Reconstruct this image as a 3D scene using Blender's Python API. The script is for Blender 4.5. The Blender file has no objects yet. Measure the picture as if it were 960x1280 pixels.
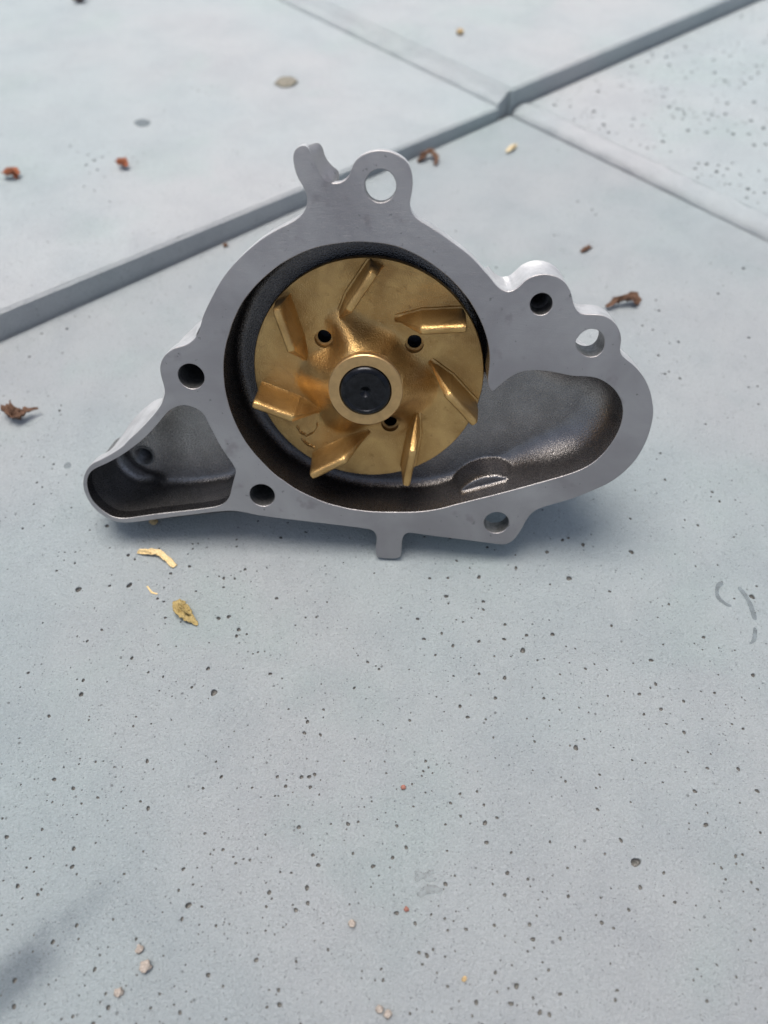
import bpy, bmesh, math, random
import numpy as np
from mathutils import Vector, Matrix, noise
from mathutils.geometry import delaunay_2d_cdt
random.seed(7); rng = np.random.default_rng(7)
S = bpy.context.scene
R = math.radians
# ------------------------------------------------------------------ camera, sky, sun, exposure
CAM_H = 0.22; FPX = 975.0; PITCH = R(51.8)
cd = bpy.data.cameras.new('camera'); cam = bpy.data.objects.new('camera', cd); S.collection.objects.link(cam)
cam.location = (0, 0, CAM_H); cam.rotation_euler = (R(90) - PITCH, 0, 0)
cd.sensor_fit = 'VERTICAL'; cd.sensor_height = 36; cd.lens = 36 * FPX / 1280
cd.clip_start = 0.005; cd.clip_end = 500
cd.dof.use_dof = True; cd.dof.focus_distance = 0.232; cd.dof.aperture_fstop = 9.5
S.camera = cam
SUN_AZ = R(140); SUN_EL = R(80)          # azimuth from +X, counter-clockwise
w = bpy.data.worlds.new('World'); S.world = w; w.use_nodes = True
nt = w.node_tree; bg = nt.nodes['Background']
sky = nt.nodes.new('ShaderNodeTexSky'); sky.sky_type = 'NISHITA'; sky.sun_disc = False
sky.sun_elevation = SUN_EL; sky.sun_rotation = math.pi / 2 - SUN_AZ
sky.air_density = 1.0; sky.dust_density = 4.0; sky.ozone_density = 0.6
hs = nt.nodes.new('ShaderNodeHueSaturation'); hs.inputs['Saturation'].default_value = 0.78      # hazy, whitened sky
nt.links.new(sky.outputs[0], hs.inputs['Color']); nt.links.new(hs.outputs[0], bg.inputs[0]); bg.inputs[1].default_value = 0.088
sl = bpy.data.lights.new('sun', 'SUN'); sun = bpy.data.objects.new('sun', sl); S.collection.objects.link(sun)
sl.energy = 2.0; sl.angle = R(38); sl.color = (1.0, 0.95, 0.88)
sd = Vector((math.cos(SUN_AZ) * math.cos(SUN_EL), math.sin(SUN_AZ) * math.cos(SUN_EL), math.sin(SUN_EL)))
sun.rotation_euler = sd.to_track_quat('Z', 'Y').to_euler()
S.view_settings.view_transform = 'Standard'; S.view_settings.look = 'None'
S.view_settings.gamma = 1.0; S.view_settings.exposure = 0.80
S.render.engine = 'CYCLES'

# ------------------------------------------------------------------ surveying helpers (photo point -> place)
def ray(x, y):
    a = (x - 480) / FPX; b = (640 - y) / FPX
    return Vector((a, math.cos(PITCH) + b * math.sin(PITCH), -math.sin(PITCH) + b * math.cos(PITCH)))
CP = Vector((0, 0, CAM_H))
def ground(x, y, z=0.0):
    d = ray(x, y); return CP + d * ((z - CAM_H) / d.z)
TILT = R(20); YAW = R(3)
ORG = ground(485, 697, 0.0016)
NW = Vector((-math.sin(YAW) * math.cos(TILT), -math.cos(YAW) * math.cos(TILT), math.sin(TILT)))
NU = Vector((math.cos(YAW), -math.sin(YAW), 0)); NV = NW.cross(NU)
PUMP = Matrix(((NU.x, NV.x, NW.x, ORG.x), (NU.y, NV.y, NW.y, ORG.y), (NU.z, NV.z, NW.z, ORG.z), (0, 0, 0, 1)))
def L(x, y, w=0.0):                      # millimetres in the flange plane (u right, v up), w = height above it
    d = ray(x, y); t = ((ORG - CP).dot(NW) + w / 1000) / d.dot(NW); p = CP + d * t - ORG
    return (p.dot(NU) * 1000, p.dot(NV) * 1000)
def LL(pts, w=0.0): return [L(x, y, w) for x, y in pts]

# ------------------------------------------------------------------ node helpers
def mat(name):
    m = bpy.data.materials.new(name); m.use_nodes = True
    return m, m.node_tree, m.node_tree.nodes['Principled BSDF']
class N:
    def __init__(s, nt): s.nt = nt
    def n(s, t, **k):
        o = s.nt.nodes.new(t)
        for a, b in k.items(): setattr(o, a, b)
        return o
    def l(s, a, b): s.nt.links.new(a, b)
    def put(s, v, inp):
        if hasattr(v, 'links') or isinstance(v, bpy.types.NodeSocket): s.l(v, inp)
        else: inp.default_value = v
    def math(s, op, a, b=0.0, c=None, clamp=False):
        o = s.n('ShaderNodeMath', operation=op, use_clamp=clamp)
        s.put(a, o.inputs[0]); s.put(b, o.inputs[1])
        if c is not None: s.put(c, o.inputs[2])
        return o.outputs[0]
    def noise(s, vec, scale, detail=4, rough=.55, dist=0.0):
        o = s.n('ShaderNodeTexNoise'); s.l(vec, o.inputs['Vector'])
        o.inputs['Scale'].default_value = scale; o.inputs['Detail'].default_value = detail
        o.inputs['Roughness'].default_value = rough; o.inputs['Distortion'].default_value = dist
        return o.outputs['Fac']
    def vor(s, vec, scale, rand=1.0):
        o = s.n('ShaderNodeTexVoronoi'); s.l(vec, o.inputs['Vector']); o.inputs['Scale'].default_value = scale
        o.inputs['Randomness'].default_value = rand
        return o.outputs['Distance'], o.outputs['Color']
    def ramp(s, v, a, b, lo=0.0, hi=1.0, smooth=True):
        o = s.n('ShaderNodeMapRange'); o.interpolation_type = 'SMOOTHSTEP' if smooth else 'LINEAR'
        s.put(v, o.inputs['Value']); s.put(a, o.inputs['From Min']); s.put(b, o.inputs['From Max'])
        s.put(lo, o.inputs['To Min']); s.put(hi, o.inputs['To Max'])
        return o.outputs[0]
    def mix(s, f, a, b, mode='MIX'):
        o = s.n('ShaderNodeMix', data_type='RGBA', blend_type=mode)
        s.put(f, o.inputs[0]); s.put(a, o.inputs[6]); s.put(b, o.inputs[7])
        return o.outputs[2]
    def bump(s, h, strength, dist, prev=None):
        o = s.n('ShaderNodeBump'); o.inputs['Strength'].default_value = strength; o.inputs['Distance'].default_value = dist
        s.l(h, o.inputs['Height'])
        if prev is not None: s.l(prev, o.inputs['Normal'])
        return o.outputs[0]
    def pos(s): return s.n('ShaderNodeNewGeometry').outputs['Position']
    def obj(s): return s.n('ShaderNodeTexCoord').outputs['Object']
    def scl(s, v, sc, rot=(0, 0, 0)):
        o = s.n('ShaderNodeMapping'); s.l(v, o.inputs[0]); o.inputs['Scale'].default_value = sc; o.inputs['Rotation'].default_value = rot
        return o.outputs[0]
def C4(r, g=None, b=None): return (r, r if g is None else g, r if b is None else b, 1)

def concrete(name, base=(0.46, 0.495, 0.495), pores=True, contrast=1.0):
    m, nt, p = mat(name); k = N(nt); P = k.pos()
    big = k.noise(P, 6, 3, .5); mid = k.noise(P, 38, 5, .6, .4); fine = k.noise(P, 1500, 5, .8)
    grain = k.noise(P, 2600, 2, .6)
    warm = C4(base[0] * 1.03, base[1] * .995, base[2] * 1.0); cool = C4(base[0] * .93, base[1] * .98, base[2] * .99)
    c = k.mix(k.ramp(big, .35, .65), warm, cool)
    green = k.noise(k.scl(P, (1, 1, 1), (0, 0, 1.1)), 17, 3, .5)
    c = k.mix(k.ramp(green, .50, .70, 0, .55), c, C4(base[0] * .89, base[1] * .98, base[2] * .95))
    c = k.mix(k.ramp(mid, .3, .75), c, C4(.83), 'MULTIPLY') if False else k.mix(k.ramp(mid, .35, .75, 0, .65), c, k.mix(1.0, c, C4(.84, .85, .87), 'MULTIPLY'))
    c = k.mix(k.ramp(fine, .35, .65, 0, .75), c, k.mix(1.0, c, C4(.82), 'MULTIPLY'))
    c = k.mix(k.ramp(grain, .58, .70, 0, .5), c, C4(.60, .60, .61))
    # noise-edged darker blotch at the near left corner and a fainter one beside it
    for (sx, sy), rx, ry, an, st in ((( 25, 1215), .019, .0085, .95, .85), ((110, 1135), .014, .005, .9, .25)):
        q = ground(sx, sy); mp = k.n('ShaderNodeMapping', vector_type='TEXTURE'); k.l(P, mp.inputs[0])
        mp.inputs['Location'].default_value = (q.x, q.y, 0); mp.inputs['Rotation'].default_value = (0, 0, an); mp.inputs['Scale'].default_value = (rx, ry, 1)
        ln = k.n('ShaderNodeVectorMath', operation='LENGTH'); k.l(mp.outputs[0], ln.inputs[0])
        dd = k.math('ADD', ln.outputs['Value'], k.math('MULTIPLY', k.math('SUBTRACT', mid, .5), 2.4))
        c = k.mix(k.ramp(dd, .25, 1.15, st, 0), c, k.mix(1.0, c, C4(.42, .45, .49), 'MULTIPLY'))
    nrm = k.bump(mid, .6, .0016)
    dm, dcol = k.vor(P, 640); dm2, _ = k.vor(P, 1150)
    sand = k.math('ADD', k.math('MULTIPLY', dm, .6), k.math('MULTIPLY', dm2, .4))
    c = k.mix(k.ramp(sand, .18, .42, .22, 0), c, k.mix(1.0, c, C4(.62), 'MULTIPLY'))
    nrm = k.bump(sand, .8, .00055, nrm)
    nrm = k.bump(fine, 1.0, .0010, nrm)
    nrm = k.bump(grain, .8, .00026, nrm)
    if pores:
        den = k.noise(P, 9, 2, .5)
        h = None
        for sc, r0, frac in ((330, .16, .60), (620, .19, .52), (1250, .24, .45)):
            d, col = k.vor(P, sc)
            sp = k.n('ShaderNodeSeparateColor'); k.l(col, sp.inputs[0])
            ex = k.math('GREATER_THAN', k.math('ADD', sp.outputs[0], k.math('MULTIPLY', den, .5)), frac + .37)
            rad = k.math('MULTIPLY', k.math('ADD', k.math('MULTIPLY', sp.outputs[1], .8), .25), r0)
            dd = k.math('ADD', d, k.math('MULTIPLY', k.math('SUBTRACT', grain, .5), .10))
            pit = k.math('MULTIPLY', k.ramp(dd, k.math('MULTIPLY', rad, .75), rad, 1, 0), ex)
            h = pit if h is None else k.math('MAXIMUM', h, pit)
        c = k.mix(k.math('MULTIPLY', h, .55), c, C4(.085, .083, .08))
        nrm = k.bump(k.math('MULTIPLY', h, -1), .8, .0005, nrm)
    k.l(c, p.inputs['Base Color']); k.l(nrm, p.inputs['Normal'])
    p.inputs['Roughness'].default_value = .62; p.inputs['Specular IOR Level'].default_value = .45
    return m
M_SLAB = concrete('shaded_concrete_slab', (0.432, 0.475, 0.486)); M_SLABF = concrete('pale_concrete_slab', (0.52, 0.558, 0.567)); M_LIP = concrete('pale_concrete_lip', (0.53, 0.56, 0.57), pores=False)  # near slab's base darkened for the shade over the foreground, far slabs paler
def plain(name, col, rough=.7, metal=0.0, ns=600, var=.25, bump=.0002, spec=.5, objc=True):
    m, nt, p = mat(name); k = N(nt); P = k.obj() if objc else k.pos()
    f = k.noise(P, ns, 4, .65)
    k.l(k.mix(k.ramp(f, .3, .7), C4(*[x * (1 - var) for x in col]), C4(*[min(1, x * (1 + var)) for x in col])), p.inputs['Base Color'])
    if bump: k.l(k.bump(f, .7, bump), p.inputs['Normal'])
    p.inputs['Roughness'].default_value = rough; p.inputs['Metallic'].default_value = metal
    p.inputs['Specular IOR Level'].default_value = spec
    return m
M_PIT = plain('pore_dirt', (.15, .148, .14), .95, ns=2500, var=.5, objc=False)
M_MORTAR = plain('mortar_pale', (.50, .525, .53), .8, ns=160, var=.10, bump=.0004, objc=False)
M_MORTARD = plain('mortar_grey', (.092, .098, .10), .9, ns=500, var=.18, bump=.0005, objc=False)
M_EARTH = plain('bedding_sand', (.30, .29, .27), .95, ns=60, var=.2, bump=.002, objc=False)
M_STAIN = plain('damp_stain', (.13, .155, .165), .5, ns=400, var=.2, bump=0, objc=False)
def _fade(m, ):
    nt = m.node_tree; k = N(nt); p = nt.nodes['Principled BSDF']
    f = k.noise(k.pos(), 900, 4, .7); k.l(k.ramp(f, .34, .52, .35, 1.0), p.inputs['Alpha'])
_fade(M_STAIN)

def machined(name):
    m, nt, p = mat(name); k = N(nt); P = k.obj()
    cl = k.noise(P, 26, 4, .6, .6); fi = k.noise(k.scl(P, (1, 22, 1), (0, 0, .35)), 300, 4, .7); sp = k.noise(P, 420, 3, .6)
    sc = k.noise(k.scl(P, (1, 30, 1), (0, 0, -.9)), 60, 3, .6)
    c = k.mix(k.ramp(cl, .3, .72), C4(.29, .275, .28), C4(.40, .39, .39))
    c = k.mix(k.ramp(k.noise(P, 85, 3, .6), .60, .70, 0, .5), c, C4(.22, .20, .205))
    c = k.mix(k.ramp(sp, .66, .72, 0, .7), c, C4(.17))
    k.l(c, p.inputs['Base Color'])
    k.l(k.math('ADD', k.ramp(cl, .3, .7, .40, .50), k.ramp(sc, .55, .7, 0, .05)), p.inputs['Roughness'])
    n1 = k.bump(fi, .8, .00014); n1 = k.bump(sp, .35, .00010, n1); n1 = k.bump(sc, .25, .00012, n1)
    k.l(n1, p.inputs['Normal'])
    p.inputs['Metallic'].default_value = .88
    return m
def cast(name, col=(.40, .40, .41), rough=.46, metal=.9, bump=.00016, ring=False):
    m, nt, p = mat(name); k = N(nt); P = k.obj()
    g = k.noise(P, 2300, 3, .7); b = k.noise(P, 150, 4, .6); d, _ = k.vor(P, 2500)
    c = k.mix(k.ramp(b, .3, .7), C4(*[x * .86 for x in col]), C4(*[x * 1.1 for x in col]))
    c = k.mix(k.ramp(g, .60, .75, 0, .5), c, C4(min(1, col[0] * 1.7)))
    if ring:      # the chamber around the impeller keeps its black mould coating, the volute is bare
        mp = k.n('ShaderNodeVectorMath', operation='SUBTRACT'); k.l(P, mp.inputs[0]); mp.inputs[1].default_value = (-.008, .0609, 0)
        m2 = k.n('ShaderNodeVectorMath', operation='MULTIPLY'); k.l(mp.outputs[0], m2.inputs[0]); m2.inputs[1].default_value = (1, 1, 0)
        ln = k.n('ShaderNodeVectorMath', operation='LENGTH'); k.l(m2.outputs[0], ln.inputs[0])
        xs = k.n('ShaderNodeSeparateXYZ'); k.l(P, xs.inputs[0])
        f1 = k.ramp(xs.outputs[0], -.004, .030, 1, 0)
        c = k.mix(k.math('MULTIPLY', f1, .75), c, C4(.055, .052, .054))
    k.l(c, p.inputs['Base Color'])
    k.l(k.ramp(g, .35, .65, rough - .08, rough + .08), p.inputs['Roughness'])
    n1 = k.bump(d, .6, bump); n1 = k.bump(g, .6, bump * .6, n1); n1 = k.bump(b, .3, .0004, n1)
    k.l(n1, p.inputs['Normal']); p.inputs['Metallic'].default_value = metal
    return m
M_FACE = machined('machined_aluminium'); M_CAST = cast('cast_aluminium', (.27, .258, .25), .30, bump=.00016); M_VOL = cast('cast_aluminium_volute', (.24, .226, .22), .26, bump=.00014, ring=True)
M_CASTL = cast('cast_aluminium_outside', (.62, .62, .62), .50, .75)
M_CHAMB = cast('dark_cast_chamber', (.115, .11, .115), .50, .8, .00010)
def bronze(name):
    m, nt, p = mat(name); k = N(nt); P = k.obj()
    g = k.noise(P, 2100, 3, .7); b = k.noise(P, 75, 4, .6, .5); d, _ = k.vor(P, 2300)
    c = k.mix(k.ramp(b, .3, .7), C4(.43, .265, .10), C4(.58, .38, .155))
    c = k.mix(k.ramp(g, .58, .72, 0, .5), c, C4(.85, .64, .34))
    c = k.mix(k.ramp(k.noise(P, 190, 3, .7), .60, .72, 0, .5), c, C4(.24, .125, .045))
    c = k.mix(k.ramp(k.noise(P, 42, 4, .6, .8), .46, .66, 0, .6), c, C4(.29, .16, .062))
    k.l(c, p.inputs['Base Color'])
    k.l(k.ramp(g, .35, .65, .34, .48), p.inputs['Roughness'])
    n1 = k.bump(d, .5, .00016); n1 = k.bump(g, .6, .00018, n1); n1 = k.bump(b, .3, .0004, n1)
    k.l(n1, p.inputs['Normal']); p.inputs['Metallic'].default_value = .92
    return m
M_BRONZE = bronze('cast_bronze')
M_BRONZEF = plain('turned_bronze', (.46, .30, .14), .38, .85, ns=300, var=.10, bump=.00002)
M_STEEL = plain('dark_steel', (.016, .017, .020), .22, .8, ns=500, var=.35, bump=.00006)
M_BORE = plain('bore_metal', (.20, .20, .20), .5, .8, ns=900, var=.3, bump=.0001)

# ------------------------------------------------------------------ object helpers
def mesh_obj(name, verts, faces, m, parent=None, smooth=True, scale=1.0, mats=None, midx=None, auto=None):
    me = bpy.data.meshes.new(name)
    me.from_pydata([tuple(c * scale for c in v) for v in verts], [], faces); 
    for q in (mats or [m]): me.materials.append(q)
    if midx is not None: me.polygons.foreach_set('material_index', midx)
    bm = bmesh.new(); bm.from_mesh(me); bmesh.ops.recalc_face_normals(bm, faces=bm.faces) if auto else None
    bm.to_mesh(me); bm.free()
    if smooth: me.shade_smooth() if hasattr(me, 'shade_smooth') else [setattr(f, 'use_smooth', True) for f in me.polygons]
    if isinstance(smooth, float):
        me.set_sharp_from_angle(angle=R(smooth))
    o = bpy.data.objects.new(name, me); S.collection.objects.link(o)
    if parent is not None: o.parent = parent
    return o
def tag(o, label=None, cat=None, group=None, kind=None):
    for a, b in (('label', label), ('category', cat), ('group', group), ('kind', kind)):
        if b: o[a] = b
    return o
def empty(name, mw=None, parent=None):
    o = bpy.data.objects.new(name, None); S.collection.objects.link(o); o.empty_display_size = .02
    if parent is not None: o.parent = parent
    if mw is not None: o.matrix_world = mw
    return o
def smooth_closed(pts, step=0.9, corner=None):       # Catmull-Rom through closed points, resampled evenly
    P = np.array(pts, float); n = len(P); out = []
    for i in range(n):
        p0, p1, p2, p3 = P[i - 1], P[i], P[(i + 1) % n], P[(i + 2) % n]
        k = max(2, int(np.linalg.norm(p2 - p1) / .25))
        for t in np.arange(k) / k:
            out.append(.5 * ((2 * p1) + (-p0 + p2) * t + (2 * p0 - 5 * p1 + 4 * p2 - p3) * t * t + (-p0 + 3 * p1 - 3 * p2 + p3) * t ** 3))
    Q = np.array(out)
    # light smoothing against tracing jitter
    for _ in range(6): Q = .25 * np.roll(Q, 1, 0) + .5 * Q + .25 * np.roll(Q, -1, 0)
    d = np.linalg.norm(np.roll(Q, -1, 0) - Q, axis=1); s = np.concatenate([[0], np.cumsum(d)]); Q2 = np.vstack([Q, Q[:1]])
    m = max(8, int(s[-1] / step)); tt = np.linspace(0, s[-1], m, endpoint=False)
    return np.stack([np.interp(tt, s, Q2[:, 0]), np.interp(tt, s, Q2[:, 1])], 1)
def area(P): x, y = P[:, 0], P[:, 1]; return .5 * np.sum(x * np.roll(y, -1) - np.roll(x, -1) * y)
def ccw(P): return P if area(P) > 0 else P[::-1].copy()
def normals(P):                                       # outward for ccw
    t = np.roll(P, -1, 0) - np.roll(P, 1, 0); t /= np.linalg.norm(t, axis=1)[:, None] + 1e-9
    return np.stack([t[:, 1], -t[:, 0]], 1)
def circle(c, r, n=36, ry=None, rot=0):
    a = np.linspace(0, 2 * math.pi, n, endpoint=False); ry = ry or r
    x = r * np.cos(a); y = ry * np.sin(a)
    return np.stack([c[0] + x * math.cos(rot) - y * math.sin(rot), c[1] + x * math.sin(rot) + y * math.cos(rot)], 1)
def inside(P, q):                                     # points q in polygon P
    x, y = q[:, 0][:, None], q[:, 1][:, None]; a = P; b = np.roll(P, -1, 0)
    c = ((a[:, 1] > y) != (b[:, 1] > y)) & (x < (b[:, 0] - a[:, 0]) * (y - a[:, 1]) / (b[:, 1] - a[:, 1] + 1e-12) + a[:, 0])
    return c.sum(1) % 2 == 1
def dist(P, q):                                       # distance of q to closed polyline P
    out = np.full(len(q), 1e9); B = np.roll(P, -1, 0)
    for s in range(0, len(q), 2000):
        z = q[s:s + 2000][:, None, :]; d = B - P; t = np.clip(((z - P) * d).sum(2) / ((d * d).sum(1) + 1e-12), 0, 1)
        out[s:s + 2000] = np.sqrt((((P + t[..., None] * d) - z) ** 2).sum(2)).min(1)
    return out
def cdt(loops, extra=None, keep=None):
    """triangulate loops[0] minus loops[1:], with extra inner points; returns verts (loops first), tris"""
    pts = []; edges = []
    for lp in loops:
        s = len(pts); n = len(lp); pts += [tuple(p) for p in lp]; edges += [(s + i, s + (i + 1) % n) for i in range(n)]
    if extra is not None: pts += [tuple(p) for p in extra]
    v, e, f, ov, oe, of = delaunay_2d_cdt([Vector(p) for p in pts], edges, [], 0, 1e-6)
    mp = [o[0] if o else -1 for o in ov]
    V = np.array([tuple(q) for q in v]); T = np.array([list(t) for t in f])
    cen = V[T].mean(1); ok = inside(loops[0], cen)
    for h in loops[1:]: ok &= ~inside(h, cen)
    T = T[ok]
    # back to input numbering
    m = np.array(mp); T = m[T]; T = T[(T >= 0).all(1)]
    P = np.array(pts); a = P[T[:, 0]]; b = P[T[:, 1]]; c = P[T[:, 2]]
    flip = ((b - a)[:, 0] * (c - a)[:, 1] - (b - a)[:, 1] * (c - a)[:, 0]) < 0
    T[flip] = T[flip][:, ::-1]
    return P, T.tolist()
def lathe(prof, n=64, c=(0, 0)):
    """prof: list of (r, w). returns verts, faces around the w axis at c"""
    v = []; f = []
    for r, w in prof:
        for i in range(n):
            a = 2 * math.pi * i / n; v.append((c[0] + r * math.cos(a), c[1] + r * math.sin(a), w))
    for j in range(len(prof) - 1):
        for i in range(n):
            k = (i + 1) % n; f.append((j * n + i, j * n + k, (j + 1) * n + k, (j + 1) * n + i))
    return v, f
def loft(rings, cap0=False, cap1=False):
    v = []; f = []; n = len(rings[0])
    for r in rings: v += [tuple(p) for p in r]
    for j in range(len(rings) - 1):
        for i in range(n):
            k = (i + 1) % n; f.append((j * n + i, j * n + k, (j + 1) * n + k, (j + 1) * n + i))
    if cap0: f.append(tuple(range(n))[::-1])
    if cap1: f.append(tuple(range((len(rings) - 1) * n, len(rings) * n)))
    return v, f

# ------------------------------------------------------------------ the patio: slabs, pores, joints
Q0 = ground(637, 143); AX = R(40.75)
ea = Vector((math.cos(AX), math.sin(AX), 0)); eb = Vector((-math.sin(AX), math.cos(AX), 0))
def AB(a, b, z=0.0): return Q0 + ea * a + eb * b + Vector((0, 0, z))
def toab(p): q = p - Q0; return q.dot(ea), q.dot(eb)
patio = tag(empty('patio'), kind='structure')
SZ = 0.60; TH = 0.045
near = {'S': (-SZ, -SZ, 2600), 'W': (-SZ - .009, .0008, 320), 'E': (.0140, -SZ - .0004, 1100), 'N': (.0005, .0010, 150)}
# the far slabs stand proud of the near one: W rises to the left, N is the highest
lay = {'S': (0, 0), 'W': (.0066, -.0180), 'E': (.0030, .0), 'N': (.0140, -.003)}      # height at the crossing, slope along the joint
def surf(x, y):
    """the point of the paving seen at photo point (x, y), on whichever slab that is"""
    for k in 'NWES':
        p = ground(x, y)
        for _ in range(4): a = toab(p)[0]; z = lay[k][0] + lay[k][1] * a; p = ground(x, y, z)
        a, b = toab(p)
        if near[k][0] <= a <= near[k][0] + SZ and near[k][1] <= b <= near[k][1] + SZ: return p
    return ground(x, y)
def slab_frame(a0, b0, z=0.0):
    return Matrix.Translation(AB(a0, b0, z)) @ Matrix.Rotation(AX, 4, 'Z')
def slab_walls(sz, bev=.0012, seg=.006):
    """edge profile loops of a square slab [0,sz]^2: slightly chipped arris, then straight sides"""
    n = int(sz / seg); per = [(i / n * sz, 0) for i in range(n)] + [(sz, i / n * sz) for i in range(n)] + \
        [(sz - i / n * sz, sz) for i in range(n)] + [(0, sz - i / n * sz) for i in range(n)]
    P = np.array(per); c = np.clip(P, bev * 1.2, sz - bev * 1.2)
    jit = np.array([noise.noise(Vector((p[0] * 90, p[1] * 90, 3.3))) for p in P])[:, None]
    d = (P - c); nn = np.linalg.norm(d, axis=1)[:, None] + 1e-9
    top = c - d / nn * (0.0006 * np.clip(jit, 0, 1))
    return P, top
# common slab (distant ones share this mesh)
def make_slab_mesh(pits=None):
    P, top = slab_walls(SZ); n = len(P)
    loops = [top] + (pits or [])
    flat = [lp for lp in loops]
    grid = np.array([(x, y) for x in np.linspace(.02, SZ - .02, 15) for y in np.linspace(.02, SZ - .02, 15)])
    if pits:
        cen = np.array([lp.mean(0) for lp in pits]); rr = np.array([np.linalg.norm(lp - lp.mean(0), axis=1).max() for lp in pits])
        keep = [i for i, g in enumerate(grid) if (np.linalg.norm(cen - g, axis=1) > rr * 1.2).all()]; grid = grid[keep]
        # fast hole removal: triangles made of one pit's vertices only
        pts = []; edges = []; owner = []
        for li, lp in enumerate(loops):
            s = len(pts); m = len(lp); pts += [tuple(p) for p in lp]; edges += [(s + i, s + (i + 1) % m) for i in range(m)]; owner += [li] * m
        pts += [tuple(g) for g in grid]; owner += [-1] * len(grid)
        v, e, f, ov, oe, of = delaunay_2d_cdt([Vector((p[0] * 100, p[1] * 100)) for p in pts], edges, [], 0, 1e-7)
        mp = [o[0] for o in ov]; ow = np.array(owner); T = np.array([[mp[i] for i in t] for t in f]); o3 = ow[T]
        T = T[~((o3[:, 0] == o3[:, 1]) & (o3[:, 1] == o3[:, 2]) & (o3[:, 0] > 0))]
        PP = np.array(pts); a, b, c = PP[T[:, 0]], PP[T[:, 1]], PP[T[:, 2]]
        fl = ((b - a)[:, 0] * (c - a)[:, 1] - (b - a)[:, 1] * (c - a)[:, 0]) < 0; T[fl] = T[fl][:, ::-1]
        T = T.tolist()
    else:
        PP, T = cdt([top * 100], grid * 100); PP = PP / 100
    V = [(p[0], p[1], 0.0) for p in PP]; F = [tuple(t) for t in T]; MI = [0] * len(F)
    # sides: first loop = top outline
    b1 = len(V); V += [(p[0], p[1], -.0013) for p in P]; b2 = len(V); V += [(p[0], p[1], -TH) for p in P]
    for i in range(n):
        k = (i + 1) % n
        F.append((i, b1 + i, b1 + k, k)); F.append((b1 + i, b2 + i, b2 + k, b1 + k)); MI += [0, 0]
    if pits:
        s = n
        for lp in pits:
            m = len(lp); c = lp.mean(0); r = np.linalg.norm(lp - c, axis=1).mean(); prev = list(range(s, s + m)); off = rng.normal(0, .12, 2) * r
            for fr, dz in ((.93, .35), (.78, .95), (.40, 1.35)):
                st = len(V)
                for q in lp: V.append((c[0] + (q[0] - c[0]) * fr + off[0] * (1 - fr), c[1] + (q[1] - c[1]) * fr + off[1] * (1 - fr), -r * dz))
                cur = list(range(st, st + m))
                for i in range(m): F.append((prev[i], prev[(i + 1) % m], cur[(i + 1) % m], cur[i])); MI.append(0 if fr > .9 else 1)
                prev = cur
            V.append((c[0] + off[0], c[1] + off[1], -r * 1.45)); t = len(V) - 1
            for i in range(m): F.append((prev[i], prev[(i + 1) % m], t)); MI.append(1)
            s += m
    return V, F, MI
def blob(c, r, n=9, wob=.22, asp=1.0, rot=0):
    a = np.linspace(0, 2 * math.pi, n, endpoint=False); ph = rng.uniform(0, 6.28, 3)
    rr = r * (1 + wob * (np.sin(a + ph[0]) * .5 + np.sin(2 * a + ph[1]) * .5 + np.sin(3 * a + ph[2]) * .35))
    x = rr * np.cos(a) * asp; y = rr * np.sin(a) / asp
    return np.stack([c[0] + x * math.cos(rot) - y * math.sin(rot), c[1] + x * math.sin(rot) + y * math.cos(rot)], 1)
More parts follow.
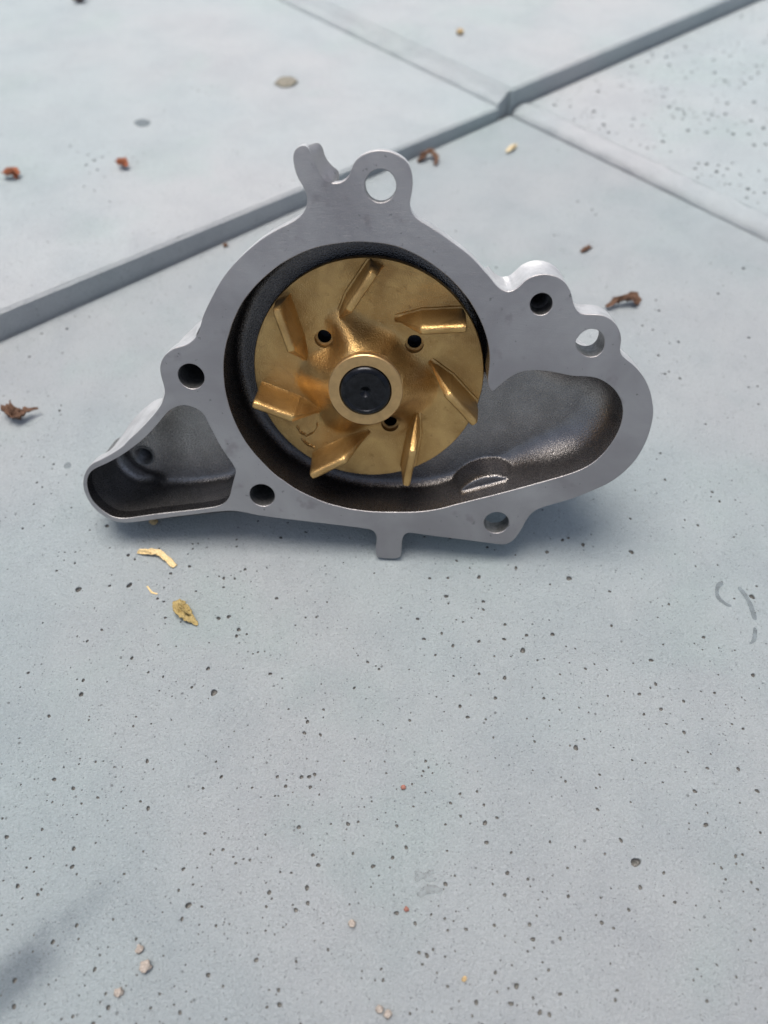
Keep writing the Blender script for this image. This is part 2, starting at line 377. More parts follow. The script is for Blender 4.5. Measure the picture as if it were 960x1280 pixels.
# pores read off the photograph (px, py, width px), the rest scattered like them
PORES = [(88,182,6),(97,190,5),(110,193,6),(118,200,8),(108,206,7),(128,196,6),(122,212,6),(136,190,4),(143,201,5),(112,216,5),(131,221,5),(166,196,5),(172,203,5),(180,191,4),(152,214,4),(105,233,5),(118,238,5),(128,233,4),(93,176,4),(240,109,5),(248,113,6),(257,116,5),(265,108,4),(273,108,4),(262,121,4),(286,118,4),(297,122,4),(162,124,4),(173,127,4),(291,188,4),(296,193,4),(78,260,4),(60,302,4),(107,302,3),(160,274,3),(267,866,11),(98,737,10),(162,731,9),(101,868,8),(235,1132,10),(8,1046,7),(47,1118,6),(254,985,5),(277,971,6),(185,1010,7),(357,983,6),(388,984,6),
 (384,1110,8),(385,1129,7),(391,1069,6),(270,1157,5),(256,1042,5),(349,1256,8),(118,1212,7),(286,771,7),(298,787,7),(296,795,6),(273,773,7),(260,836,7),(338,842,6),
 (137,732,5),(109,801,5),(127,787,5),(104,850,6),(35,841,5),(207,772,5),(160,694,6),(134,657,7),(205,752,4),(351,672,6),(122,997,5),(720,935,9),(654,813,9),(631,847,7),
 (558,745,7),(599,721,7),(711,723,9),(684,690,7),(789,690,8),(703,675,6),(729,681,7),(604,752,6),(604,762,5),(630,799,6),(658,794,6),(691,793,7),(566,807,6),(732,836,5),
 (814,825,7),(893,866,5),(941,844,7),(896,744,5),(940,746,9),(918,748,4),(762,739,5),(836,755,5),(645,710,6),(560,722,5),(571,701,5),(576,1020,5),(606,1029,8),
 (605,1006,5),(747,1012,6),(707,977,5),(869,989,7),(947,989,7),(882,1031,8),(795,1077,15),(634,1091,7),(631,1119,6),(844,1128,6),(752,1153,7),(786,1137,6),(524,1191,6),
 (646,1233,9),(639,1255,8),(619,1216,6),(767,1160,5),(939,1103,5),(618,1157,6),(769,1250,6),(575,992,5),(867,1225,4),
 (824,388,5),(898,367,5),(936,422,5),(848,427,5),(823,444,5),(929,335,6),(820,375,4),(850,473,5),(831,467,5),(936,484,4),(948,505,4),(882,530,4),
 (796,508,4),(816,412,4),(803,407,4),(722,252,4),(851,250,5),(833,111,5),(853,137,5),(842,147,5),(790,157,5),(735,145,3),(860,235,5),(838,236,4),
 (740,262,4),(745,268,4),(84,411,5),(52,417,4),(14,222,3),(67,580,4),(46,603,4),(127,618,4),(64,617,3),(94,690,3),(443,860,5),(515,980,4),(517,1008,4),
 (567,845,4),(618,820,4),(672,825,4),(700,843,4),(760,870,4),(813,860,4),(805,893,5),(833,905,4),(860,940,4),(915,905,4),(790,950,4),(745,985,4),(902,1085,5),(928,1068,5)]
def slab_pits(a0, b0, nrand, seed, rmin=.00023, rmax=.00062, exp=2.6):
    r = random.Random(seed); out = []; cs = []
    def add(p, rad):
        a, b = toab(p); a -= a0; b -= b0
        if not (.004 + rad < a < SZ - .004 - rad and .004 + rad < b < SZ - .004 - rad): return
        for (x, y, q) in cs:
            if (a - x) ** 2 + (b - y) ** 2 < (rad + q) ** 2 * 1.7: return
        cs.append((a, b, rad)); out.append(blob((a, b), rad, 11 if rad > .0009 else 8, .26, r.uniform(.88, 1.14), r.uniform(0, 3)))
    for x, y, wpx in PORES:
        if y < 310 and x < 400: wpx *= .72
        p = surf(x, y); dpt = (p - CP).dot(Vector((0, math.cos(PITCH), -math.sin(PITCH))))
        add(p, .41 * wpx * dpt / FPX)
    for _ in range(nrand):
        x, y = (r.uniform(630, 1010), r.uniform(-10, 340)) if a0 > 0 and b0 < 0 else (r.uniform(-60, 1020), r.uniform(-20, 1330))
        p = surf(x, y)
        if noise.noise(p * 22) < r.uniform(-.6, .35): continue
        rad = min(rmax, rmin * (1 - r.random()) ** (-1 / exp)); add(p, rad)
    return out
slabs = []
# (a0, b0) of each near slab's lower corner, measured at its photographed edges
for key, (a0, b0, nr) in near.items():
    V, F, MI = make_slab_mesh(slab_pits(a0, b0, nr, ord(key), *((.00055, .0013) if key == 'E' else (.00023, .00062))))
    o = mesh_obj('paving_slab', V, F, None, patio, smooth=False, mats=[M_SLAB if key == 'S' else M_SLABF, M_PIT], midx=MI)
    z0, sl_ = lay[key]
    o.matrix_world = Matrix.Translation(Vector((0, 0, z0 + sl_ * a0))) @ slab_frame(a0, b0) @ Matrix.Rotation(-sl_, 4, 'Y'); slabs.append(o)
V, F, MI = make_slab_mesh()
far0 = None
for i in range(-3, 4):
    for j in range(-3, 4):
        if i in (-1, 0) and j in (-1, 0): continue
        a0 = i * (SZ + .0125) + .0125; b0 = j * (SZ + .012) + .012
        if far0 is None: far0 = o = mesh_obj('paving_slab', V, F, M_SLABF, patio, smooth=False)
        else: o = far0.copy(); S.collection.objects.link(o); o.parent = patio
        o.matrix_world = slab_frame(a0, b0, random.uniform(-.0005, .0005))
# bedding sheet to the horizon
rg = 120
gnd = mesh_obj('ground', [(-rg, -rg, -.012), (rg, -rg, -.012), (rg, rg, -.012), (-rg, rg, -.012)], [(0, 1, 2, 3)], M_EARTH, smooth=False)
tag(gnd, kind='structure')
def strip(name, prof, b0, b1, m, amp=.0006, n=300, wav=.0008, cap=True, fr=95):
    """edge strip running along b with a cross profile [(a, z), ...], lumpy and a little wavy"""
    q = []
    for (x0, z0), (x1, z1) in zip(prof[:-1], prof[1:]):
        for t in np.arange(6) / 6: q.append((x0 + (x1 - x0) * t, z0 + (z1 - z0) * t))
    q.append(prof[-1]); Q = np.array(q)
    for _ in range(5): Q[1:-1] = .25 * Q[:-2] + .5 * Q[1:-1] + .25 * Q[2:]
    V = []; F = []; k = len(Q)
    for i in range(n + 1):
        b = b0 + (b1 - b0) * i / n; wv = wav * noise.noise(Vector((b * 34, 2.2, prof[0][0] * 99)))
        for x, z in Q:
            V.append(tuple(AB(x + wv * (0 if x == Q[0][0] else 1), b, z + amp * noise.fractal(Vector((x * fr, b * fr, 1.7)), 1.0, 2.0, 4))))
    for i in range(n):
        for j in range(k - 1): a = i * k + j; F.append((a, a + 1, a + k + 1, a + k))
    if cap:
        s0 = len(V)
        for j in (0, k - 1): v = V[j]; V.append((v[0], v[1], -.01))
        F.append(tuple(range(k)) + (s0 + 1, s0))
    return mesh_obj(name, V, F, m, patio, smooth=60.0, auto=True)
# rounded lower lips of the raised slabs along the crossing joint, and the filler between W and N
strip('joint_mortar', [(.0006, -.004), (.0010, .0003), (.0035, .0026), (.0085, .0036), (.0145, .0031), (.0152, .0020)], -.0010, -.62, M_LIP, amp=.0009)
strip('joint_mortar', [(-.0096, -.002), (-.0092, .0050), (-.0080, .0078), (-.0045, .0094), (-.0020, .0112), (.0008, .0136), (.0014, .0120)], .0030, .62, M_LIP, amp=.0009)
stp = strip('joint_mortar', [(-.60, -.0016), (-.30, -.0016), (0, -.0016), (.60, -.0016)], -.003, .004, M_MORTARD, n=6, amp=.0002, cap=False)

# ------------------------------------------------------------------ the pump
pump = empty('water_pump', PUMP)
tag(pump, 'grey aluminium water pump with golden bronze impeller propped upright on the concrete paving', 'water pump')
OUT = [(374.4,182.8),(382.5,182.3),(386.5,187),(391,200),(396,211),(400,220),(405.5,226),(412.5,228.5),(421,229),(428.7,226.9),(435,221.3),(438.7,213.8),(441.5,205.5),
 (447.5,197.5),(457,191.5),(466,188.7),(476,187.7),(486,189),(495,192.5),(505,198.7),(511.9,207.5),(515,217.5),(516,228.7),(515,240),(512.9,250),(512.4,258),(514.5,265),(519,271.5),
 (527.5,277.5),(540,285),(552.5,293.2),(563.7,301.5),(576,310.5),(587.5,320),(596,328.7),(605,338.7),(612.5,347),(619.5,356),(626,361.5),(635,364.5),(642.5,362.5),(648.7,358),(655,352),
 (661,347.5),(670,344),(680,342.7),(690,344),(698.7,347.5),(706,353),(711.9,361.5),(715,371),(717,380),(720.5,387.5),(727,392.2),(737.5,392.9),(750,393.5),(761,397.7),(770,405.5),
 (775,415),(776.7,425),(775.3,435),(776.2,442.5),(781.5,448.3),(790,455),(798.7,463.7),(806,473.7),(812,487),(815.6,502),(816.6,519),(811.5,542),(803,561.5),(792.5,577.5),
 (777.5,592.5),(761,604),(740,613.7),(715,623.7),(685,632.3),(671,637.5),(663.5,643),(657.5,651.5),(651,663),(644,673),(636,679.2),(628,680.8),(615,679.5),(577.5,674.6),(540,670),(516,666.6),
 (509,666.5),(504.5,670),(502.5,677.5),(501.6,691),(499.5,697),(492,698.5),(477,697.8),(471,695.5),(469.6,688),(470.8,673),(468.5,666),(462,662),(440,658.7),(406.7,654.7),(373,650.8),(340,646.7),
 (320,643.8),(306.7,641),(291.7,638.8),(271.7,639.7),(241.7,643.3),(216.7,646.3),(182.5,651),(161,653.5),(148.7,653),(137.5,649.5),(125,642),(115,632.5),(108,621),(104,608.7),
 (104.6,597),(108.7,587),(116,579.5),(125,575),(138.7,567.8),(153.7,557.8),(161,550),(170,542),(180,532),(190,521),(198.5,510.5),(204,500.5),(206,491),(204.6,482),(201.9,473),(200,462.5),
 (201,453.7),(205,445.6),(212.5,438.7),(220,434.6),(231,431.6),(240,426.6),(246.3,419),(250,409.5),(252.6,399),(256.9,388),(265,371.5),(275.8,351.7),(288,335.3),(301.7,320.5),
 (323.3,301.7),(343.3,288.5),(361,279.5),(372,273),(379,266),(383,257.5),(384,249),(381.5,239),(377.5,231),(373.5,224.5),(369.8,216),(367.3,206),(366.3,195),(369,187)]
CH = [(609.5,475),(611,484),(615.5,489.5),(622.5,484),(634,474.5),(649,466),(667.5,463),(690,465),(715,470),(738,471.3),(752.5,475.5),(767,486),(776,500),(778.7,515),(775.5,532.5),
 (767,550),(752.5,568.5),(735,582.5),(713,592),(685,600.3),(650,610),(620,618),(590,625.5),(572,630),(550,635.8),(527.5,639.3),(502.5,640.3),(465,639.5),(440,636.5),(426.7,633.7),(403.3,627),
 (373.3,613.3),(356.7,602.5),(340,590),(315,563.4),(299.7,540),(288.7,515),(281.7,488.4),(279.4,463.4),(280.2,445),(283,428.7),(286.8,416),(291,403),(300,383.3),(310,368.5),(325,351.7),(348.3,332.2),
 (373.3,318),(398.3,308.8),(435,303),(460,302.8),(484,305.5),(505,311.5),(531.7,324.8),(556.7,343),(573,359),(588,378),(601.7,403.3),(609.5,426.7),(612,445),(611.5,460)]
PK = [(206,519.4),(212.5,512.8),(222.5,507.7),(232.5,506.8),(243.7,510),(254,517.5),(264,536),(274,555),(283,569),(290,579),(294.5,588.3),(292,600),(289.5,610),(287,620),(281.7,627.7),
 (271.7,632.7),(250,636.3),(225,639.2),(200,641.9),(175,645.4),(157.5,647.7),(145,646.9),(135,642.7),(125,635.5),(116,626),(110.8,615),(108.8,603.7),(111,593.7),(118,586.5),(132.5,579.7),(145,573.2),
 (155,567.2),(168.7,557.3),(180,548),(191,536.9)]
out = ccw(smooth_closed(LL(OUT), .8)); ch = ccw(smooth_closed(LL(CH), .8)); pk = ccw(smooth_closed(LL(PK), .8))
def hole_from(x0, x1, y0, y1, cx, cy):                # measured extents of a bore's rim -> centre and radius
    a = L(x0, cy); b = L(x1, cy); c = L(cx, y0); d = L(cx, y1)
    return ((a[0] + b[0]) / 2, (c[1] + d[1]) / 2), (math.dist(a, b) + math.dist(c, d)) / 4
hA = hole_from(456.2, 495, 211, 253.5, 476, 231)       # top ring
hB = hole_from(222.9, 254.8, 454.5, 486.3, 238.5, 470) # left boss
hC = hole_from(312, 343.5, 605.5, 632.6, 327.5, 619)   # below chamber left
hD = hole_from(662.6, 690.6, 366.3, 394, 676.7, 380)   # right boss
hE = hole_from(605.2, 636, 640.2, 666.6, 620.7, 653)   # lower right
HE_ = [(719.3,427),(722.5,421.5),(728,415.5),(735,411.7),(742,411.2),(748.5,413.5),(753,418),(755.5,424),(755.7,431),(753.5,438),(748,443.8),(741,446.3),(733,445.5),(726,441.5),(721,435)]
hole_lug = ccw(smooth_closed(LL(HE_), .8))
holes = {'A': circle(hA[0], hA[1], 40), 'B': circle(hB[0], hB[1], 36), 'C': circle(hC[0], hC[1], 36), 'D': circle(hD[0], hD[1], 36), 'E': circle(hE[0], hE[1], 36), 'F': hole_lug}
hole_t = {'A': 3.2, 'B': 18, 'C': 18, 'D': 15, 'E': 6.5, 'F': 9.3}
CHM = .16
def sstep(x, a, b): t = np.clip((x - a) / (b - a), 0, 1); return t * t * (3 - 2 * t)
def thick(P):                                         # casting depth behind the face along the outline
    t = np.full(len(P), 5.0)
    c1 = np.array(hD[0]); c2 = hole_lug.mean(0); d1 = np.linalg.norm(P - c1, axis=1); d2 = np.linalg.norm(P - c2, axis=1); dA = np.linalg.norm(P - np.array(hA[0]), axis=1)
    a, b = L(612, 347)[0], L(716, 382)[0]
    m1 = sstep(P[:, 0], L(606, 340)[0], L(616, 350)[0]) * (1 - sstep(P[:, 0], L(714, 0 + 380)[0], L(719, 384)[0])) * sstep(P[:, 1], 66, 70)
    m2 = sstep(P[:, 0], L(714, 380)[0], L(719, 384)[0]) * sstep(P[:, 1], 66, 72)
    t = t * (1 - m1) + 15 * m1; t = t * (1 - m2) + 9.3 * m2
    mA = sstep(dA, 16, 9.0); 
    mA = 1 - sstep(dA, 10.5, 15); t = t * (1 - mA) + 3.2 * mA
    m3 = 1 - sstep(P[:, 0], -30, -22); m3 = m3 * sstep(P[:, 1], 95, 108); t = t * (1 - m3) + 5 * m3
    return t
loopsF = [out - normals(out) * CHM] + [ch + normals(ch) * CHM, pk + normals(pk) * CHM * .7] + [h + normals(ccw(h)) * CHM for h in holes.values()]
PP, T = cdt(loopsF)
V = [(p[0], p[1], 0.0) for p in PP]; F = [tuple(t) for t in T]; MI = [0] * len(F)
starts = np.cumsum([0] + [len(l) for l in loopsF])
def ring_down(loop, start, depths, mi, sharp=True):
    n = len(loop); b1 = len(V)
    for p in loop: V.append((p[0], p[1], -CHM))
    b2 = len(V)
    for p, t in zip(loop, depths): V.append((p[0], p[1], -float(t)))
    for i in range(n):
        k = (i + 1) % n; F.append((start + i, start + k, b1 + k, b1 + i)); MI.append(0)
        F.append((b1 + i, b1 + k, b2 + k, b2 + i)); MI.append(mi)
    return b2
to = thick(out)
b_out = ring_down(out, 0, to, 1)
b_ch = ring_down(ch, starts[1], np.full(len(ch), 4.5), 3); b_pk = ring_down(pk, starts[2], np.full(len(pk), 4.5), 3)
bh = []
for q, (kk, h) in enumerate(holes.items()): bh.append(ring_down(h, starts[3 + q], np.full(len(h), hole_t[kk] if kk in 'AEF' else 5.0), 2))
# rear face with the same outline
loopsR = [out, ch, pk] + list(holes.values()); PR, TR = cdt(loopsR)
idx = []
for b, l in zip([b_out, b_ch, b_pk] + bh, loopsR): idx += [b + i for i in range(len(l))]
for t in TR: F.append((idx[t[2]], idx[t[1]], idx[t[0]])); MI.append(1)
flange = mesh_obj('flange', V, F, None, pump, smooth=28.0, scale=.001, mats=[M_FACE, M_CASTL, M_BORE, M_VOL], midx=MI)

# notch lug body: the cast half-bore behind the flange's top left lug
FR = [(370,190),(375,184),(382.5,183.5),(389,196),(396,211),(401,221),(408,227.5),(416,230),(410,240),(396,245),(386,240),(377,226),(371,212),(368,198)]
RR = [(374,186),(386,181.5),(396,178.2),(402,182),(405.5,194),(411,203.5),(418,210.5),(424,216),(420,236),(402,242),(390,238),(381,224),(375,210),(372,197)]
a = smooth_closed(LL(FR, -.3), 1.0); nfr = 60
def resamp(P, n):
    d = np.linalg.norm(np.roll(P, -1, 0) - P, axis=1); s = np.concatenate([[0], np.cumsum(d)]); Q = np.vstack([P, P[:1]]); t = np.linspace(0, s[-1], n, endpoint=False)
    return np.stack([np.interp(t, s, Q[:, 0]), np.interp(t, s, Q[:, 1])], 1)
A_ = resamp(smooth_closed(LL(FR, -.3), .5), 72); B_ = resamp(smooth_closed(LL(RR, -7), .5), 72); Cc = B_.mean(0)
rings = []
A_ = ccw(A_); B_ = ccw(B_); A_ = A_ + normals(A_) * .20
for s in (0, .02, .3, .65, 1): rings.append([(p[0], p[1], .03 - 7.0 * s) for p in A_ * (1 - s) + B_ * s])
rings.append([(p[0], p[1], -9.0) for p in (B_ - Cc) * .93 + Cc])
v, f = loft(rings, True, True); mesh_obj('lug', v, f, M_FACE, pump, smooth=50.0, scale=.001, auto=True)

# cast chamber body: inner surface as a height field, volute with broad fillet
DC = np.array([-8.0, 60.9])
def field(poly, depth, fillet, step=.85, hole=None, cap=None, focus=None):
    rmax = fillet(poly); nrm = normals(poly); ex = []
    for th in (8, 20, 34, 48, 62, 76):
        s = rmax * (1 - math.cos(R(th))); q = poly - nrm * s[:, None]
        dd = dist(poly, q); ok = (dd > s - .06) & inside(poly, q)
        ex.append(q[ok][::(1 if th < 40 else 2)])
    x0, y0 = poly.min(0); x1, y1 = poly.max(0)
    g = np.array([(x + (.5 * step if j % 2 else 0), y) for j, y in enumerate(np.arange(y0, y1, step * .87)) for x in np.arange(x0, x1, step)])
    g = g[inside(poly, g)]; dg = dist(poly, g); g = g[dg > fillet(g) * .8]
    E_ = np.vstack(ex + [g]); loops = [poly]
    if hole is not None:
        loops.append(hole); E_ = E_[(~inside(hole, E_))]; E_ = E_[dist(hole, E_) > .35]
    # thin out near-duplicates
    key = {}; 
    for i, p in enumerate(E_): key.setdefault((round(p[0] / .22), round(p[1] / .22)), i)
    E_ = E_[sorted(key.values())]
    if focus is not None:
        c, r0, st = focus; q = np.array([(x + (.5 * st if j % 2 else 0), y) for j, y in enumerate(np.arange(c[1] - r0, c[1] + r0, st * .87)) for x in np.arange(c[0] - r0, c[0] + r0, st)])
        q = q[np.linalg.norm(q - c, axis=1) < r0]; q = q[inside(poly, q)]; q = q[dist(poly, q) > .25]
        E_ = np.vstack([E_[np.linalg.norm(E_ - c, axis=1) > r0], q])
    P, T = cdt(loops, E_)
    s = dist(poly, P); s[:len(poly)] = 0; r = fillet(P); D = depth(P)
    t = np.clip(s / r, 0, 1); w = -(D - r) - r * np.sqrt(np.clip(1 - (1 - t) ** 2, 0, 1))
    if cap is not None: w = cap(P, w)
    return P, T, w
uc = L(615, 488)[0]
def ch_fil(P): return 3.2 + 7.0 * sstep(P[:, 0], uc - 2, uc + 26)
def ch_dep(P): return 17.5 - 1.5 * sstep(P[:, 0], uc, uc + 35) + 9 * (1 - sstep(np.linalg.norm(P - DC, axis=1), 24, 27))
def circ3(a, b, c):
    A = 2 * np.array([[b[0] - a[0], b[1] - a[1]], [c[0] - a[0], c[1] - a[1]]]); q = np.array([b[0] ** 2 + b[1] ** 2 - a[0] ** 2 - a[1] ** 2, c[0] ** 2 + c[1] ** 2 - a[0] ** 2 - a[1] ** 2])
    o = np.linalg.solve(A, q); return o, float(np.hypot(o[0] - a[0], o[1] - a[1]))
bc, RBO = circ3(L(571, 616, -7.5), L(607, 594, -7.5), L(647, 601, -7.5))
def ch_cap(P, w):
    d = np.linalg.norm(P - bc, axis=1); top = -7.5
    k = 1 - np.clip((d - (RBO - .9)) / 2.3, 0, 1); k = k * k * (3 - 2 * k)
    b = w * (1 - k) + top * k
    return np.where(w < top, np.maximum(w, b), w)
P, T, wz = field(ch, ch_dep, ch_fil, .8, cap=ch_cap, focus=(bc, RBO + 3, .42))
V = [(p[0], p[1], z) for p, z in zip(P, wz)]; F = [tuple(t) for t in T]; n = len(ch); b = len(V)
V += [(p[0], p[1], -4.4) for p in ch]
for i in range(n): k = (i + 1) % n; F.append((b + i, b + k, k, i))
# volute cast bright-grey on the right, chamber darker machined black on the left
cu = np.array([np.mean([V[i][0] for i in f]) for f in F]); cv = np.array([np.mean([V[i][1] for i in f]) for f in F])
volute = mesh_obj('volute_chamber', V, F, M_VOL, pump, smooth=True, scale=.001)
# outside of the chamber body (behind the flange); unseen rear deepened to block backlight
def chain(pts, w): return LL(pts, w)
cho = ch + normals(ch) * 3.2; cc = ch.mean(0)
rings = [[(p[0], p[1], -4.8) for p in cho], [(p[0], p[1], -18) for p in cc + (cho - cc) * .975], [(p[0], p[1], -29) for p in cc + (cho - cc) * .93], [(p[0], p[1], -32.5) for p in cc + (cho - cc) * .86]]
PPc, Tc = cdt([np.array([q[:2] for q in rings[-1]])])
v, f = loft(rings); off = 3 * len(cho); f += [(off + t[2], off + t[1], off + t[0]) for t in Tc]
mesh_obj('chamber_body', v, f, M_CASTL, pump, smooth=40.0, scale=.001)

# outlet pocket at the left
thc = np.array(L(178.5, 572, -20)); th_loop = circle(thc, 3.2, 28)
ux = L(150, 600, -20)[0]
pc = np.array(L(190, 562, -20))
def pk_dep(P):
    d = np.linalg.norm(P - pc, axis=1)
    return 19.5 + 4.0 * sstep(d, 8.8, 14.0) * (1 - sstep(P[:, 0], pc[0] - 4, pc[0] + 4)) + 2.0 * (1 - sstep(P[:, 0], pc[0], pc[0] + 14))
def pk_fil(P): return np.full(len(P), 2.4)
P, T, wz = field(pk, pk_dep, pk_fil, .8, hole=th_loop)
V = [(p[0], p[1], z) for p, z in zip(P, wz)]; F = [tuple(t) for t in T]; n = len(pk); b = len(V)
V += [(p[0], p[1], -4.4) for p in pk]
for i in range(n): k = (i + 1) % n; F.append((b + i, b + k, k, i))
pocket = mesh_obj('outlet_pocket', V, F, M_CAST, pump, smooth=True, scale=.001)
zt = float(np.mean(wz[len(pk):len(pk) + 28]))
prof = [(3.9, zt - .3), (3.75, zt + .35), (3.25, zt + .3)]
for i in range(9): prof += [(2.6, zt - .3 - i * 1.1), (3.2, zt - .85 - i * 1.1)]
prof += [(.01, zt - 9.5)]
v, f = lathe(prof, 36, thc); mesh_obj('threaded_bore', v, f, M_BORE, pump, smooth=30.0, scale=.001)
# outside of pocket: silhouettes of the bulging body behind the flange
PB0 = [(206,491),(205,480),(201,463),(206,445),(222,434),(240,427),(252,405),(262,400),(275,440),(278,500),(296,560),(312,600),(318,640),(292,640),(240,645),(182,651),(149,653),(125,642),(108,621),(104.5,600),(116,580),(139,568),(161,550),(181,531),(199,510)]
PB1 = [(204,495),(206,480),(209,462),(214,444),(226,425),(240,411),(254,399),(266,400),(277,440),(280,500),(294,555),(306,590),(300,610),(280,615),(240,618),(195,622),(162,622),(142,614),(128,603),(124,585),(137,565),(152,545),(166,525),(181,512),(197,506)]
A_ = np.array(LL(PB0, -4.2)); B_ = np.array(LL(PB1, -20)); 
def dens(P, m=140): return resamp(smooth_closed(P, .5), m)
def dens_pair(A, B, per=6):
    oa = []; ob = []; n = len(A)
    for i in range(n):
        for t in np.arange(per) / per:
            for X, o in ((A, oa), (B, ob)):
                p0, p1, p2, p3 = X[i - 1], X[i], X[(i + 1) % n], X[(i + 2) % n]
                o.append(.5 * ((2 * p1) + (-p0 + p2) * t + (2 * p0 - 5 * p1 + 4 * p2 - p3) * t * t + (-p0 + 3 * p1 - 3 * p2 + p3) * t ** 3))
    return np.array(oa), np.array(ob)
A_, B_ = dens_pair(A_, B_); ins = ccw(A_.copy()); cB = B_.mean(0)
A2 = A_ + (A_.mean(0) - A_) * .008
rings = [[(p[0], p[1], -4.2) for p in A2]]
for s in (.25, .5, .75, 1): rings.append([(p[0], p[1], -4.2 - 15.8 * s) for p in A2 * (1 - s) + B_ * s])
for sc, z in ((.975, -25), (.92, -28.5), (.80, -31)): rings.append([(p[0], p[1], z) for p in cB + (B_ - cB) * sc])
v, f = loft(rings, False, False); last = len(rings) - 1; nb = len(B_)
lp = np.array([q[:2] for q in rings[-1]]); Pq, Tq = cdt([lp]) ; f += [tuple(last * nb + i for i in t) for t in Tq]
mesh_obj('pocket_body', v, f, M_CASTL, pump, smooth=60.0, scale=.001, auto=True)
# blind bolt bores: dark linings
for kk, (c, r) in (('B', hB), ('C', hC), ('D', hD)):
    dp = {'B': 17, 'C': 17, 'D': 14}[kk]; prof = [(r - .02, -4.9), (r - .02, -6.5)]
    if kk == 'D':
        for i in range(7): prof += [(r - .5, -7 - i * 1.0), (r - .05, -7.5 - i * 1.0)]
    prof += [(r - .3, -dp), (r * .6, -dp - 1.5), (.01, -dp - 2)]
    v, f = lathe(prof, 36, c); mesh_obj('bolt_bore', v, f, M_BORE, pump, smooth=30.0, scale=.001)
# bearing housing and drive hub at the back (they prop the pump up)
prof = [(26, -31), (24, -34), (19, -37), (18, -50), (17, -51), (.01, -51)]
v, f = lathe(prof, 64, DC); mesh_obj('bearing_housing', v, f, M_CASTL, pump, smooth=35.0, scale=.001, auto=True)
prof = [(.01, -49), (12, -49), (12, -60), (37.2, -60.5), (38, -61.3), (38, -65.2), (37.2, -66), (.01, -66)]
v, f = lathe(prof, 72, DC); mesh_obj('drive_hub', v, f, M_STEEL, pump, smooth=35.0, scale=.001, auto=True)

# ---- impeller
WD = -12.5; WT = 0.6; WH = 0.5; RD = 36.0
imp = empty('impeller', None, pump)
disc_holes = [((404.5, 423.5), 2.85), ((518, 430), 2.9), ((487.5, 529.5), 2.85)]
hl = [(np.array(L(x, y, WD)), r) for (x, y), r in disc_holes]
edge = circle(DC, RD - .25, 150); hlo = [circle(c, r, 26) for c, r in hl]
g = []
for rr in np.arange(4, RD - .8, .9):
    for a in np.arange(0, 360, 360 / max(12, int(rr * 6.5))): g.append((DC[0] + rr * math.cos(R(a)), DC[1] + rr * math.sin(R(a))))
g = np.array(g)
for c in hlo: g = g[~inside(c, g)]; g = g[dist(c, g) > .4]
P, T = cdt([edge] + hlo, g)
rr = np.linalg.norm(P - DC, axis=1); ang = np.arctan2(P[:, 1] - DC[1], P[:, 0] - DC[0])
# hub flare: a concave cone with lobes between the drillings
lob = np.zeros(len(P))
for c, r in hl:
    d = np.linalg.norm(P - c, axis=1); lob += np.exp(-(d / 4.6) ** 2)
la = sum(np.exp(-(((np.degrees(ang) - a0 + 180) % 360 - 180) / wd) ** 2) for a0, wd in ((118, 22), (184, 26), (238, 26), (345, 30), (300, 18)))
rout = 16.5 + 6.5 * np.clip(la, 0, 1)
t = np.clip((rout - rr) / (rout - 11.2), 0, 1); z = WD + 9.6 * t ** (1.9 - .75 * np.clip(la, 0, 1))
z = np.where(lob > 0, z - (z - WD) * np.clip(lob * 1.25, 0, 1), z)
z += np.array([.10 * noise.noise(Vector((p[0] * .45, p[1] * .45, 1))) for p in P])
z[rr < 10.6] = WD + 9.6
nE = len(edge); V = [(p[0], p[1], q) for p, q in zip(P, z)]; F = [tuple(t) for t in T]
b1 = len(V); V += [(p[0], p[1], WD - .3) for p in circle(DC, RD, 150)]; b2 = len(V); V += [(p[0], p[1], WD - 2.4) for p in circle(DC, RD, 150)]
for i in range(nE): k = (i + 1) % nE; F += [(i, b1 + i, b1 + k, k), (b1 + i, b2 + i, b2 + k, b1 + k)]
# drilling walls, counter step below; deep part coloured dark to stand for shade
s = nE; DK = []
for lp in hlo:
    m = len(lp); c = lp.mean(0); prev = list(range(s, s + m))
    for sc, dz in ((1, -2.4), (.76, -2.5), (.76, -3.2), (.76, -8.5), (.05, -8.6)):
        st = len(V); dark = dz < -4; V += [(c[0] + (q[0] - c[0]) * sc, c[1] + (q[1] - c[1]) * sc, WD + dz) for q in lp]
        if dark: DK += list(range(len(F), len(F) + m))
        F += [(prev[i], prev[(i + 1) % m], st + (i + 1) % m, st + i) for i in range(m)]; prev = list(range(st, st + m))
    s += m
MI = [0] * len(F)
for i in DK: MI[i] = 1
disc = mesh_obj('disc', V, F, None, imp, smooth=38.0, scale=.001, mats=[M_BRONZE, M_STEEL], midx=MI)
v, f = lathe([(10.3, WD + 6), (10.9, WD + 9.0), (11.25, WH - .9), (11.3, WH - .35), (11.0, WH), (7.9, WH), (7.75, WH - .3), (7.75, WH - 4)], 96, DC)
mesh_obj('hub_collar', v, f, M_BRONZEF, imp, smooth=35.0, scale=.001, auto=True)
